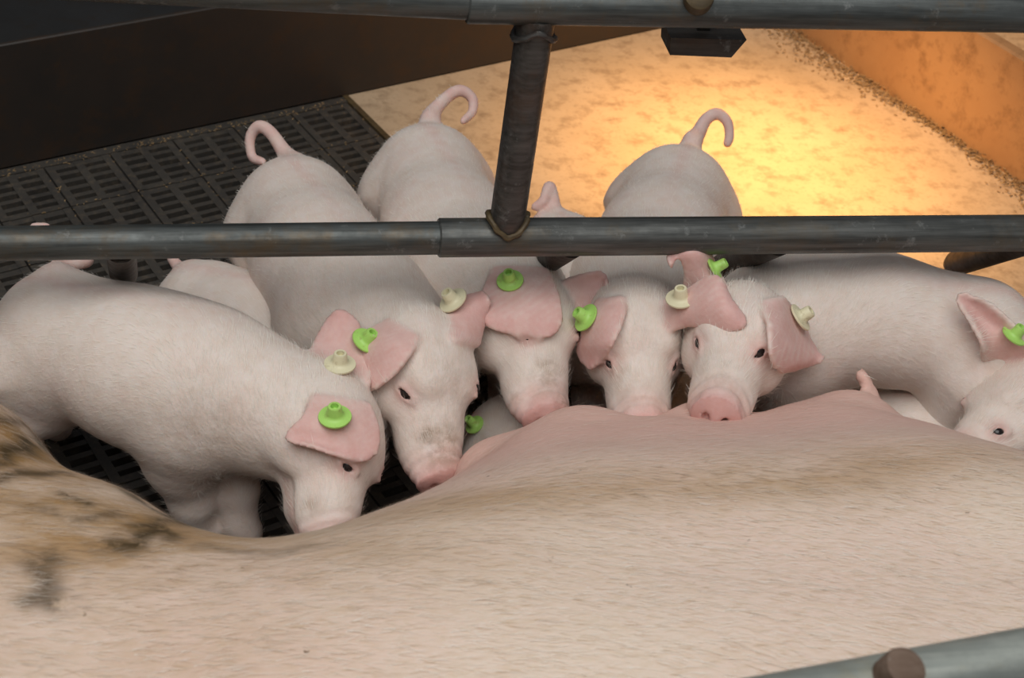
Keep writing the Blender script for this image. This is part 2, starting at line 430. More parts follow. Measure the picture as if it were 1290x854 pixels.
rng = np.random.default_rng(7)
def litter(name, pts, size, label, mat=M_LITTER):
    m = MB()
    for p in pts:
        L = size*rng.uniform(.4, 1.5); q = rng.uniform(0, 6.28); d = np.array([math.cos(q), math.sin(q), rng.uniform(-.1, .35)]); e = np.array([-math.sin(q), math.cos(q), rng.uniform(-.4, .4)])
        ax = np.array([nrm(d), nrm(e), nrm(np.cross(d, e))])
        m.box(np.asarray(p)+[0, 0, size*.15], (L, L*.32, L*.16), ax)
    return tag(m.build(name, mat), label, 'litter', kind='stuff')
P = []
for i in range(2600):
    bb = rng.uniform(0.0, 1.05); aa = .922-abs(rng.normal(0, .022))*(1.0+.5*math.sin(bb*9)); P.append(fl(aa, bb, abs(rng.normal(0, .004))))
litter('dry_litter', P, .0048, 'dry brown litter swept against the foot of the orange-lit right board')
P = []
for i in range(800):
    k = rng.integers(0, 3)
    if k == 0: P.append(fl(-CA*rng.integers(0, 9)-.006+rng.normal(0, .003), rng.uniform(.01, .6), .0))
    elif k == 1: P.append(fl(-rng.uniform(0, .9), .02+CB*rng.integers(0, 5)+rng.normal(0, .003), .0))
    else: P.append(fl(-rng.uniform(0, .9), abs(rng.normal(0, .012))+.006, .0))
litter('feed_crumbs', P, .0032, 'yellow-brown feed crumbs caught in the seams of the black grating')

# ------------------------------------------------------------------ farrowing crate, far side
fence = bpy.data.objects.new('crate_railing', None); sc.collection.objects.link(fence)
tag(fence, 'dark steel crate railing with two pipes and a post, above the row of piglets', 'railing')
def part(mb, name, mat, par, sharp=35): return mb.build(name, mat, par, sharp)
YL = 1.432
L0 = ay(0, 306.5, YL); L1 = ay(552, 299.5, YL); L2 = ay(1290, 293.5, YL)
dl = nrm(L2-L1)
m = MB(); m.tube([L0+(L0-L1)*.8, L1+dl*.04], [.0185]*2, 40); part(m, 'lower_rail', M_RAIL, fence)
m = MB()
m.tube([L1, L1+dl*.0015, L2+dl*.5], [.0205, .0218, .0218], 40); part(m, 'rail_sleeve', M_SLEEVE, fence)
U0 = ay(250, -15, YL); U1 = ay(588, 3, YL); U2 = ay(1290, 16, YL); du = nrm(U2-U1)
m = MB(); m.tube([U0+(U0-U1)*1.3, U1+du*.04], [.0185]*2, 40); part(m, 'upper_rail', M_RAIL, fence)
m = MB(); m.tube([U1, U1+du*.0015, U2+du*.5], [.0200, .0213, .0213], 40); part(m, 'rail_sleeve', M_RAIL, fence)
pb = ay(637, 292, YL); pt = ay(676, 20, YL)
m = MB(); m.tube([pb, pt], [.0195]*2, 40); part(m, 'post', M_POST, fence)
def weld(p, d, r, up):
    m = MB(); a = nrm(np.cross(d, [0, 1, 0])); a = nrm(np.array([1., 0, 0])); b = np.cross(d, a); ring = []
    for k in range(49):
        q = 2*math.pi*k/48
        rr = r*(1+.015*math.sin(5*q)+.01*math.sin(11*q+1)); off = .0218-math.sqrt(max(.0218**2-(rr*math.sin(q))**2, 0))
        ring.append(p+a*rr*math.cos(q)+b*rr*math.sin(q)-d*off*.9)
    V = []; F = []; n = 8
    for k in range(48):
        t = nrm(ring[(k+1) % 48]-ring[k-1]); e1 = nrm(np.cross(t, d)); tr = .0036*(1+.12*math.sin(k*1.3)+.10*math.sin(k*2.1))
        for j in range(n):
            q = 2*math.pi*j/n; V.append(ring[k]+tr*(e1*math.cos(q)+d*math.sin(q)))
    for k in range(48):
        for j in range(n):
            F.append((k*n+j, k*n+(j+1) % n, ((k+1) % 48)*n+(j+1) % n, ((k+1) % 48)*n+j))
    m.add(V, F, True); return m
dp = nrm(pt-pb)
part(weld(pb+dp*.0215, dp, .0215, 1), 'weld', M_WELD, fence)
part(weld(pt-dp*.024, -dp, .0208, 1), 'weld', M_POST, fence)
for x in (-.10, .395, .640, .958):
    m = MB(); a = np.array([x, YL+.006, L0[2]-.012]); d = nrm([-.04, .72, -.70])
    m.tube([a, a+d*.03, a+d*.185, a+d*.198], [.0165, .0165, .0165, .012], 28); part(m, 'finger', M_FINGER, fence)
# clamp block under the upper pipe, bolted through it
m = MB(); c0 = ay(842, 41, YL+.03); xs = (0, .083, .070, .002); zs = (0, -.001, -.022, -.020)
V = [c0+np.array([x, y, z]) for y in (-.012, .03) for x, z in zip(xs, zs)]
m.add(V, [(0, 1, 2, 3), (7, 6, 5, 4), (0, 4, 5, 1), (1, 5, 6, 2), (2, 6, 7, 3), (3, 7, 4, 0)])
m.box(c0+np.array([.04, .012, .012]), (.014, .012, .03)); part(m, 'clamp_block', M_FINGER, fence)
m = MB(); m.lathe([(0, .011), (.010, .0105), (.0145, .008), (.0155, .003), (.0155, -.01)], ay(880, -3, YL-.019), nrm([-.15, -.72, .68])); part(m, 'bolt_head', M_WELD, fence)

near = bpy.data.objects.new('near_railing', None); sc.collection.objects.link(near)
tag(near, 'grey galvanised pipe with a rusty stub, over the back of the sow at bottom right', 'railing')
n0 = az(950, 896, .53); n1 = az(1290, 832, .53); dn = nrm(n1-n0)
m = MB(); m.tube([n0-dn*1.0, n1+dn*.8], [.0225]*2, 48); part(m, 'pipe', M_GALV, near)
rc = az(1106, 868, .53); axs = cv((.30, .55, .8)); rc = rc + dn*.0
m = MB(); m.lathe([(.0145, .0), (.0150, .030), (.0140, .0335), (.010, .0350), (0, .0352)], rc+axs*.006, axs); part(m, 'rusty_stub', M_RUST, near)

# ------------------------------------------------------------------ hair as fine tapering blades
def hair_mesh(name, roots, nor, flow, length, width, lift, r, cols=None, mat=None, parent=None):
    n = len(roots)
    f = flow-(flow*nor).sum(1, keepdims=True)*nor
    f += r.normal(0, .16, f.shape)*np.linalg.norm(f, axis=1, keepdims=True); f -= (f*nor).sum(1, keepdims=True)*nor
    f /= np.linalg.norm(f, axis=1, keepdims=True)+1e-9
    sd = np.cross(f, nor); L = length*r.uniform(.6, 1.35, (n, 1)); W = width*r.uniform(.7, 1.3, (n, 1))
    lf = lift*r.uniform(.3, 1.5, (n, 1))
    b1 = roots-sd*W/2-nor*.001; b2 = roots+sd*W/2-nor*.001; mp = roots+f*L*.55+nor*L*lf
    m1 = mp-sd*W*.35; m2 = mp+sd*W*.35; t = roots+f*L+nor*L*lf*1.15+r.normal(0, .06, (n, 3))*L
    t2 = t+sd*W*.08
    V = np.stack([b1, b2, m2, m1, t, t2], 1).reshape(-1, 3)
    k = np.arange(n)[:, None]*6
    Q = np.concatenate([k+np.array([0, 1, 2, 3]), k+np.array([3, 2, 5, 4])])
    me = np_mesh(name, V, Q)
    if cols is not None:
        a = me.color_attributes.new('mask', 'FLOAT_COLOR', 'POINT')
        a.data.foreach_set('color', np.repeat(np.concatenate([cols, np.ones((n, 1))], 1), 6, 0).astype(np.float32).ravel())
    o = link(name, me, mat, parent); o['kind'] = 'stuff'
    return o
def set_mask(me, c3):
    a = me.color_attributes.new('mask', 'FLOAT_COLOR', 'POINT')
    a.data.foreach_set('color', np.concatenate([np.clip(c3, 0, 1), np.ones((len(c3), 1))], 1).astype(np.float32).ravel())
def gauss(V, c, s):
    d = (V-np.asarray(c))/np.asarray(s); return np.exp(-.5*(d*d).sum(1))

# ------------------------------------------------------------------ a pig's head in its own frame: x right, y towards the snout, z up
def head_solid(F, c, M, s):
    W = lambda p: c+M@(np.asarray(p, float)*s)
    def E(p, r, k=.02, sub=False): F.ell(W(p), np.asarray(r)*s, M, k*s/.19, sub)
    def K(pts, rs, k=.02, sub=False): F.chain([W(p) for p in pts], [r*s for r in rs], k*s/.19, k*s/.19, sub)
    E((0, -.04, .02), (.282, .34, .25), .02)
    for q in (-1, 1):
        E((q*.162, .01, -.125), (.145, .27, .19), .018)
        E((q*.140, .12, .100), (.085, .15, .070), .018)               # brow
    K([(0, .10, -.025), (0, .36, -.112), (0, .60, -.160)], [.205, .160, .120], .018)
    for q in (-1, 1):
        E((q*.105, .46, -.190), (.070, .17, .088), .014)              # lip
    K([(0, .03, -.235), (0, .35, -.275), (0, .53, -.275)], [.135, .082, .052], .012)
    E((0, .655, -.165), (.150, .032, .112), .005)                       # snout disc
    E((0, .615, -.085), (.092, .042, .046), .010)
    for q in (-1, 1):
        E((q*.052, .695, -.165), (.022, .045, .032), .004, True)
        K([(q*.165, .24, -.250), (q*.120, .42, -.262), (q*.075, .58, -.272)], [.005, .009, .008], .007, True)   # mouth line
    return W

def build_pig(F, spec):
    pass

piglets = []
def piglet(key, label, spine, head=None, hind=0.0, far=(0, 0, 0), ears=(), tail=None, tags=(), legs='stand', eyes=None, dirt=(), h=.0032, hairn=10000, extra=None, extra_legs=(), group='piglets along the sow', snout_pink=1.0):
    r = np.random.default_rng(sum(map(ord, key))*7+3)
    S = [az(p[0], p[1], p[2]) for p in spine]; R = [p[3] for p in spine]
    lo = np.min([p-q for p, q in zip(S, R)], 0); hi = np.max([p+q for p, q in zip(S, R)], 0)
    hd = S[0]-S[-1]; hd[2] = 0; hd = -nrm(hd)                          # heading on the ground, rump to shoulder
    lat = np.cross(hd, EZ); lat = nrm(lat)
    pts = []
    if head:
        c = az(*head['c']); s = head.get('s', .19); dc = depth_of(c)
        t0 = ad(*head['tip'], dc); l = np.linalg.norm(t0-c); want = .70*s
        dd = math.sqrt(max(want*want-l*l, 0))*head.get('toward', 1)
        tip = ad(*head['tip'], dc-dd); fy = nrm(tip-c); up = cv(head['up']); up = nrm(up-fy*(up@fy)); fx = np.cross(fy, up)
        M = np.stack([fx, fy, up], 1)
        lo = np.minimum(lo, c-.95*s); hi = np.maximum(hi, c+.95*s)
        lo = np.minimum(lo, tip-.03); hi = np.maximum(hi, tip+.03)
    lo = lo-.03; hi = hi+.03; lo[2] = -.004 if legs == 'stand' else max(lo[2], -.004)
    tl = None
    if tail:
        tl = [ad(px, py, depth_of(S[0])+o) for px, py, o in tail]; lo = np.minimum(lo, np.min(tl, 0)-.02); hi = np.maximum(hi, np.max(tl, 0)+.02)
    lo[:2] -= .05; hi[:2] += .05
    if legs == 'lie':
        lo[:2] -= .08; hi[:2] += .08; lo[2] = -.004
    F = Field(lo, hi, h)
    # trunk
    F.chain(S, R, .03, .045)
    s0 = R[0]
    for q in (-1, 1):
        F.ell(S[0]+lat*q*s0*.36-EZ*s0*.42+hd*s0*.10, (s0*.60, s0*.70, s0*.95), None, .022)
    sh = S[2] if len(S) > 3 else S[-1]; rs = R[2] if len(S) > 3 else R[-1]
    for q in (-1, 1):
        F.ell(sh+lat*q*rs*.42-EZ*rs*.22, (rs*.62, rs*.62, rs*.85), None, .03)
    # legs
    if legs == 'stand':
        for q in (-1, 1):
            a = S[0]+lat*q*.047+hd*hind; z0 = a[2]
            F.chain([a-EZ*.03, a-EZ*(z0-.125)+hd*.022, a-EZ*(z0-.078)-hd*.03+lat*q*.004, a-EZ*(z0-.032)-hd*.022, a-EZ*(z0-.014)-hd*.008], [.052, .034, .0215, .0175, .019], .03, .018)
            a = sh+lat*q*.044; z0 = a[2]
            fs = np.array(far) if q < 0 else np.zeros(3)
            F.chain([a-EZ*.03, a-EZ*(z0-.12)-hd*.008+fs*.4, a-EZ*(z0-.065)+hd*.004+fs*.8, a-EZ*(z0-.03)+hd*.004+fs, a-EZ*(z0-.014)+hd*.014+fs], [.045, .036, .0235, .018, .019], .03, .018)
    elif legs == 'lie':
        for q in (-1, 1):
            a = S[0]+lat*q*s0*.8; a = np.array([a[0], a[1], .035]); F.chain([a, a+hd*.06-EZ*.012, a+hd*.02+lat*q*.01-EZ*.018], [.034, .022, .0155], .03, .015)
            a = sh+lat*q*rs*.7; a = np.array([a[0], a[1], .035]); F.chain([a, a+hd*.07-EZ*.015, a+hd*.1-EZ*.018], [.030, .020, .0155], .03, .015)
    for L in extra_legs:
        F.chain([az(p[0], p[1], p[2]) for p in L], [p[3] for p in L], .03, .02)
    if head: W = head_solid(F, c, M, s)
    if extra: extra(F)
    def samp(p):
        i = np.clip(np.round((p-F.lo)/h).astype(int), 1, np.array(F.n)-2)
        return F.f[i[..., 0], i[..., 1], i[..., 2]]
    def surf(px, py, d0=None):
        d0 = dc if d0 is None else d0
        D = np.arange(d0-.17, d0+.035, .001); P = CO+(CF+CR*(px-645)/FPX+CU*(427-py)/FPX)[None]*D[:, None]
        ok = np.all((P > F.lo) & (P < F.lo+h*(np.array(F.n)-1)), 1); v = np.where(ok, samp(P), 1.)
        hit = np.nonzero(v < 0)[0]
        return D[hit[0]] if len(hit) else D[v.argmin()]
    def grad(p):
        return nrm(F.normals(p[None])[0])
    # eyes: a socket, two lids and a dark ball
    balls = []; eyepos = []
    if head:
        spots = []
        ov = eyes or {}
        for q in (-1, 1):
            if q in ov:
                px, py, ang = ov[q]; p = ad(px, py, surf(px, py)); t = cv((math.cos(ang), math.sin(ang), 0))
            else:
                p = W((q*.08, .17, .04)); t = M@nrm(np.array([q*-.35, .85, -.35]))
                gdir = nrm(M@np.array([q*.7, .35, .6]))
                for it in range(90):
                    v = samp(p[None])[0]
                    if v > 0: break
                    p = p+gdir*.001
            spots.append((p, t, q in ov))
        for p, t, seen in spots:
            n = grad(p); t = nrm(t-n*(t@n)); u = np.cross(n, t); k = s/.19*(1 if seen else .72)
            if u @ (M@np.array([0, 0, 1.])) < 0: u = -u
            F.ell(p, (.0115*k, .0046*k, .0075*k), np.stack([t, u, n], 1), .004, True)
            for sg, rr in ((1, .0025 if seen else .0010), (-1, .0018 if seen else .0008)):
                A = [p+t*.0125*k*math.cos(a)+u*sg*.0047*k*math.sin(a)+n*.0002*k for a in np.linspace(.05, math.pi-.05, 9)]
                F.chain(A, [rr*k*(.55+.45*math.sin(a)) for a in np.linspace(.05, math.pi-.05, 9)], .006, .003)
            balls.append((p-n*.0050*k, .0083*k)); eyepos.append(p)
    # ears: thin curved leaves of skin grown from the head
    EP = []
    for ear in ears:
        rows = ear['rows']; bul = ear.get('bulge', [0]*len(rows)); G = []
        for (l, rr), bu in zip(rows, bul):
            a = ad(l[0], l[1], surf(l[0], l[1])-l[2]) if len(l) == 3 else ad(l[0], l[1], dc-l[3])
            b = ad(rr[0], rr[1], surf(rr[0], rr[1])-rr[2]) if len(rr) == 3 else ad(rr[0], rr[1], dc-rr[3])
            x = np.linspace(-1, 1, 22)[:, None]
            G.append((a+b)/2+(b-a)/2*x-CF*(bu*(1-x*x)))
        G = np.array(G); n = len(G); tt = np.linspace(0, n-1, 30); out = []
        for t in tt:                                                  # smooth interpolation between the rows
            i = min(int(t), n-2); u = t-i; p1, p2 = G[i], G[i+1]; p0 = G[i-1] if i > 0 else 2*p1-p2; p3 = G[i+2] if i+2 < n else 2*p2-p1
            out.append(.5*((2*p1)+(-p0+p2)*u+(2*p0-5*p1+4*p2-p3)*u*u+(-p0+3*p1-3*p2+p3)*u**3))
        G = np.array(out); ear['G'] = G
    for ear in ears:
        G = ear['G']; th = np.interp(np.linspace(0, 1, len(G)), [0, .3, 1], [.0048, .0036, .0028])[:, None]*np.ones((1, G.shape[1]))
        tt = np.linspace(0, 1, G.shape[0])[:, None]; xx = np.linspace(-1, 1, G.shape[1])[None]
        kp = (np.clip((tt-.72)/.28, 0, 1)**2+np.clip((np.abs(xx)-.55)/.45, 0, 1)**2 <= 1.0).reshape(-1)
        F.sheet(G, th, .007, kp); EP.append(G.reshape(-1, 3)[kp])
    if tl:
        q = tl; fine = []
        for i in range(len(q)-1):
            for u in np.linspace(0, 1, 6)[:-1]:
                p1, p2 = q[i], q[i+1]; p0 = q[i-1] if i > 0 else 2*p1-p2; p3 = q[i+2] if i+2 < len(q) else 2*p2-p1
                fine.append(.5*((2*p1)+(-p0+p2)*u+(2*p0-5*p1+4*p2-p3)*u*u+(-p0+3*p1-3*p2+p3)*u**3))
        fine.append(q[-1]); rr = np.interp(np.linspace(0, 1, len(fine)), [0, .12, .3, 1], [.014, .0095, .0075, .0045])
        F.chain(fine, list(rr), .02, .004)
    V, Q = F.mesh(2); Nn = F.normals(V)
    # markings
    pink = np.full(len(V), .03); dirtm = np.zeros(len(V)); red = np.zeros(len(V))
    for G in EP:
        G2 = G[::3].astype(np.float32); near_ = np.all((V > G2.min(0)-.012) & (V < G2.max(0)+.012), 1); ii = np.nonzero(near_)[0]
        if len(ii):
            d = np.sqrt(((V[ii][:, None]-G2[None])**2).sum(-1)).min(1); pink[ii] = np.maximum(pink[ii], np.clip(1.15-d/.010, 0, 1))
    lt = (V-S[0])@lat; al = (V-S[0])@hd
    pink = np.maximum(pink, .30*np.exp(-(lt/.011)**2)*(V[:, 2] > S[0][2]+.03)*np.clip(1-al/.22, 0, 1)+.03)
    if head:
        L = (V-c)@M/s
        wr = np.exp(-((L[:, 1]-.56)/.07)**2)*(L[:, 2] > -.25)*(np.abs(L[:, 0]) < .25)
        V = V+Nn*(.0011*np.sin(L[:, 1]*95+1.5*np.cos(L[:, 0]*9))*wr)[:, None]
        pink = np.maximum(pink, snout_pink*np.clip((L[:, 1]-.47)/.18, 0, 1)*(np.linalg.norm(L, axis=1) < 1.2)*.8)
        disc = (L[:, 1] > .655)*(np.linalg.norm(L-np.array([0, .655, -.165]), axis=1) < .2); red = np.maximum(red, .38*disc)
        red = np.maximum(red, .8*gauss(L, (0, .42, -.29), (.14, .25, .03)))
        for p in eyepos:
            g_ = np.exp(-(((V-p)**2).sum(1))/(2*.011**2)); pink = np.maximum(pink, .6*g_); red = np.maximum(red, .45*np.exp(-(((V-p)**2).sum(1))/(2*.007**2)))
        for px, py, rad, amt in dirt:
            p = ad(px, py, surf(px, py)); dirtm = np.maximum(dirtm, amt*np.exp(-(((V-p)**2).sum(1))/(2*rad**2)))
    if tl:
        d = np.sqrt(((V[:, None]-np.array(tl)[None])**2).sum(-1)).min(1) if len(V) < 400000 else np.ones(len(V)); pink = np.maximum(pink, .6*np.clip(1.4-d/.022, 0, 1))
    base = np.array([S[0][0]*.5+sh[0]*.5, S[0][1]*.5+sh[1]*.5, 0.0])
    me = np_mesh('piglet', V-base, Q); set_mask(me, np.stack([pink, dirtm, red], 1))
    o = link('piglet', me, M_SKIN, None, tuple(base)); tag(o, label, 'piglet', group)
    # eyes
    for p, rad in balls:
        e = MB(); e.lathe([(rad*math.sin(a), rad*math.cos(a)) for a in np.linspace(0, math.pi, 13)], p-base, cv((0, .2, 1)), 20); e.build('eye', M_EYE, o)
    # ear tags
    for t in tags:
        px, py, ax, col = t[:4]; A = cv(ax); p = ad(px, py, surf(px, py)-(t[4] if len(t) > 4 else 0.0)); k = t[5] if len(t) > 5 else 1.0
        e = MB(); p = p+A*.0032-base
        e.lathe([(0, -.001), (.0168*k, -.001), (.0176*k, .0002), (.0172*k, .0016), (.0120*k, .0022), (.0090*k, .0034), (.0080*k, .0060), (.0074*k, .0140), (.0066*k, .0156), (.0042*k, .0156), (.0038*k, .010), (0, .010)], p, A, 36)
        tg = e.build('ear_tag', M_GREEN if col == 'g' else M_CREAM, o, 50)
        tg['label'] = ('bright green' if col == 'g' else 'cream')+' round plastic ear tag with a raised stud'
    # hair
    if hairn:
        fl_ = np.zeros_like(V); fl_[:] = -hd+np.array([0, 0, -.35])
        ln = np.full(len(V), .010)
        ok = np.ones(len(V), bool)
        if head:
            rr = np.linalg.norm(L*np.array([1, 1, 1]), axis=1); wgt = np.clip(1.25-rr, 0, .5)*2
            hf = M@np.array([0, -1., .12]); fl_ = fl_*(1-wgt[:, None])+hf[None]*wgt[:, None]
            ok &= ~((L[:, 1] > .50) & (rr < 1.2)); ln = ln*(1+.55*wgt)
            for p in eyepos: ok &= ((V-p)**2).sum(1) > .013**2
        ok &= (pink < .5)
        ii = np.nonzero(ok)[0]; pw = np.ones(len(ii))
        if head: pw = pw+3.2*np.clip(1.3-rr[ii], 0, .5)
        ii = r.choice(ii, min(hairn, len(ii)), replace=False, p=pw/pw.sum())
        hair_mesh('hair', V[ii]-base, Nn[ii], fl_[ii], ln[ii][:, None], .00034, .16, r, None, M_HAIR, o)
    piglets.append(o)
    return o

# ------------------------------------------------------------------ the sow, on her side with her udder towards the piglets
SOW_FAR = [(-.50, 1.24, .20), (-.36, 1.26, .21), (-.24, 1.284, .19), (-.12, 1.141, .17), (-.02, 1.012, .15), (.08, .965, .14), (.17, 1.095, .135), (.26, 1.198, .13), (.36, 1.300, .13), (.47, 1.290, .13), (.57, 1.268, .13), (.67, 1.318, .13), (.76, 1.254, .13), (.85, 1.050, .135), (.95, 1.116, .14), (1.06, 1.09, .15)]
def sow_field(h):
    F = Field((-.95, .45, -.004), (1.95, 1.62, .52), h, .13)
    F.ell((.28, .80, .20), (.95, .27, .205), None, .09)
    F.ell((-.38, .84, .22), (.34, .32, .21), None, .09)
    F.ell((.92, .82, .20), (.34, .28, .20), None, .09)
    for x, y, r in SOW_FAR:                                            # flank and udder, one swelling after the other
        F.ell((x, (y-.13+.86)/2, .19), (.12, .16, .165), None, .09)
        F.ell((x, y-.13, min(r, .15)+.004), (.095, .155, r), None, .09)
    return F
def sow_detail(F):
    # hind legs: the upper one stretched away from the camera, the lower one on the floor
    F.chain([(-.46, 1.08, .24), (-.36, 1.34, .20), (-.40, 1.50, .14), (-.42, 1.60, .10)], [.16, .080, .05, .045], .055, .05)
    F.chain([(-.55, .95, .12), (-.56, 1.25, .09), (-.66, 1.42, .06), (-.66, 1.55, .05)], [.15, .09, .05, .045], .055, .05)
    # front legs
    F.chain([(1.02, 1.02, .16), (1.12, 1.24, .13), (1.10, 1.40, .08), (1.10, 1.52, .06)], [.13, .075, .05, .045], .055, .05)
    # neck and head, past the right edge of the picture
    F.chain([(1.05, .90, .20), (1.28, .92, .19)], [.20, .18], .06, .05)
    M = np.stack([nrm((0, .25, -.97)), nrm((1, .1, 0)), nrm(np.cross(nrm((0, .25, -.97)), nrm((1, .1, 0))))], 1)
    head_solid(F, np.array([1.42, .95, .18]), M, .46)
    for c_ in ((.395, 1.262, .205), (.535, 1.275, .20), (.715, 1.28, .205), (.30, 1.255, .17)):
        F.ell(c_, (.045, .045, .035), None, .03)
    # teats
    for px, py, z in TEATS:
        p = az(px, py, z)
        F.cone(p-cv((-.42, .9, .15))*.01, p+cv((-.42, .9, .15))*.030, .0105, .0080, .008)
TEATS = [(1098, 500, .212)]
SOW_H = .0075
SF = sow_field(SOW_H); sow_detail(SF)
SV, SQ = SF.mesh(2); SN = SF.normals(SV)
# END SOW SHAPE
sow_base = np.array([.3, .9, 0.])
r0 = np.random.default_rng(11)
def on_sow(px, py):
    D = np.arange(1.0, 2.2, .003); P = CO+(CF+CR*(px-645)/FPX+CU*(427-py)/FPX)[None]*D[:, None]
    i = np.round((P-SF.lo)/SOW_H).astype(int); ok = np.all((i >= 0) & (i < SF.n), 1); i = np.clip(i, 0, SF.n-1)
    v = np.where(ok, SF.f[i[:, 0], i[:, 1], i[:, 2]], 1.); k = np.nonzero(v < 0)[0]
    return P[k[0]] if len(k) else P[v.argmin()]
pinkm = np.clip((SV[:, 1]-1.0)/.19, 0, 1)*np.clip((SV[:, 0]-.02)/.12, 0, 1)*np.clip((1.02-SV[:, 0])/.15, 0, 1)
d1 = np.zeros(len(SV)); d2 = np.zeros(len(SV))
for px, py, sx, sy, amt in ((300, 640, .09, .05, .45), (640, 625, .16, .035, .6), (950, 605, .14, .03, .7), (1120, 580, .10, .03, .6), (800, 615, .12, .03, .55), (110, 650, .15, .09, .95), (40, 570, .11, .08, 1.), (230, 670, .10, .06, .8), (420, 700, .12, .05, .45), (180, 780, .12, .10, .35)):
    d1 = np.maximum(d1, amt*gauss(SV, on_sow(px, py), (sx, sy, .12)))
MUCK = (([(-10, 580), (30, 565), (60, 560), (100, 563), (130, 580), (155, 605)], .011, 1.), ([(0, 602), (40, 592), (80, 594)], .008, .75), ([(80, 622), (92, 628), (108, 632)], .006, 1.),
        ([(140, 690), (170, 680), (200, 668), (235, 655)], .010, .85), ([(170, 660), (205, 665), (215, 682)], .007, .95), ([(50, 700), (62, 730), (48, 755), (70, 762)], .010, .7),
        ([(40, 640), (90, 656), (140, 650)], .007, .55), ([(0, 532), (20, 527), (50, 542)], .008, .6), ([(160, 612), (190, 638), (225, 655)], .010, .9), ([(250, 690), (330, 700), (400, 690)], .006, .4))
wob = .0035*np.stack([np.sin(SV[:, 1]*140+SV[:, 0]*60), np.sin(SV[:, 0]*150), np.sin(SV[:, 0]*90+SV[:, 1]*120)], 1)
for pl, wd, amt in MUCK:
    W3 = [on_sow(*p) for p in pl]
    for a_, b_ in zip(W3[:-1], W3[1:]):
        ba = b_-a_; t_ = np.clip(((SV+wob-a_)@ba)/(ba@ba+1e-9), 0, 1); dd_ = np.linalg.norm(SV+wob-(a_+t_[:, None]*ba), axis=1)
        d2 = np.maximum(d2, min(1.0, amt*1.25)*np.exp(-(dd_/(wd*1.35))**2))
sme = np_mesh('sow', SV-sow_base, SQ); set_mask(sme, np.stack([pinkm, d1, d2], 1))
sow = link('sow', sme, M_SOW, None, tuple(sow_base))
tag(sow, 'huge sow lying on her side in front, bristly hide soiled brown over the hip', 'sow')
vis = (SV[:, 1] > .55) & (SV[:, 2] > .10) & (SV[:, 0] > -.45) & (SV[:, 0] < 1.15) & (SN[:, 2] > -.2)
ii = np.nonzero(vis)[0]; ii = r0.choice(ii, 95000, replace=True)
ro = SV[ii]+r0.uniform(-.5, .5, (len(ii), 3))*SOW_H; ro -= SN[ii]*((ro-SV[ii])*SN[ii]).sum(1, keepdims=True)
tx = np.clip((ro[:, :1]-.0)/.9, 0, 1)
flow = np.concatenate([np.ones_like(tx), -.10-.55*tx, np.zeros_like(tx)], 1)
pal = np.array([(.90, .81, .71), (.85, .74, .61), (.62, .46, .30), (.94, .89, .82)]); hc = pal[r0.choice(4, len(ii), p=[.36, .26, .10, .28])]
pt = .5+.25*np.sin(ro[:, 0]*31+4*np.sin(ro[:, 1]*23))+.25*np.sin(ro[:, 1]*88+ro[:, 0]*37+3*np.sin(ro[:, 0]*19))
f1 = np.clip(d1[ii]*(.4+.8*pt)*r0.uniform(.7, 1.2, len(ii)), 0, 1)[:, None]; f2 = np.clip(d2[ii]*(.35+.9*pt)*r0.uniform(.8, 1.2, len(ii)), 0, 1)[:, None]
hc = hc*(1-f1)+np.array([.38, .22, .09])*f1; hc = hc*(1-f2)+np.array([.05, .032, .013])*f2
tz = az(*TEATS[0]); keep = (((ro-tz)**2).sum(1) > .03**2) & (r0.random(len(ii)) > np.maximum(np.maximum(.78*pinkm[ii], .45*d1[ii]), .85*np.clip(d2[ii], 0, 1)))
hair_mesh('bristles', (ro-sow_base)[keep], SN[ii][keep], flow[keep], np.full((keep.sum(), 1), .021), .00042, .06, r0, hc[keep], M_SOWHAIR, sow)

# ------------------------------------------------------------------ the piglets
GA = 'g'; CR_ = 'c'
piglet('A', 'large white piglet at left end, side turned to us, green tag on near ear',
    [(78, 423, .207, .077), (183, 464, .207, .081), (258, 488, .200, .081), (370, 526, .197, .073)],
    dict(c=(422, 548, .205), tip=(452, 685), up=(.92, .25, .26), s=.198), hind=-.045, far=(.01, -.075, 0),
    ears=[dict(rows=[((400, 505, .003), (462, 515, .003)), ((385, 530, .012), (472, 540, .012)), ((366, 551, .016), (471, 566, .014)), ((392, 562, .018), (464, 580, .014))], bulge=[.004, .007, .006, .004]),
          dict(rows=[((395, 456, 0, -.02), (460, 480, 0, -.02)), ((402, 430, 0, -.05), (455, 440, 0, -.05)), ((416, 404, 0, -.06), (447, 408, 0, -.06)), ((424, 395, 0, -.06), (434, 396, 0, -.06))], bulge=[0, .006, .004, 0])],
    tail=[(70, 350, -.01), (75, 335, .03), (110, 327, .05), (60, 318, .08), (42, 290, .1), (60, 286, .1)],
    tags=[(422, 528, (.05, .75, .66), 'g'), (428, 462, (.1, .8, .6), 'c', .004)],
    eyes={1: (438, 588, -.75)}, dirt=[(390, 640, .010, .45), (470, 620, .02, .5), (260, 540, .03, .35)])
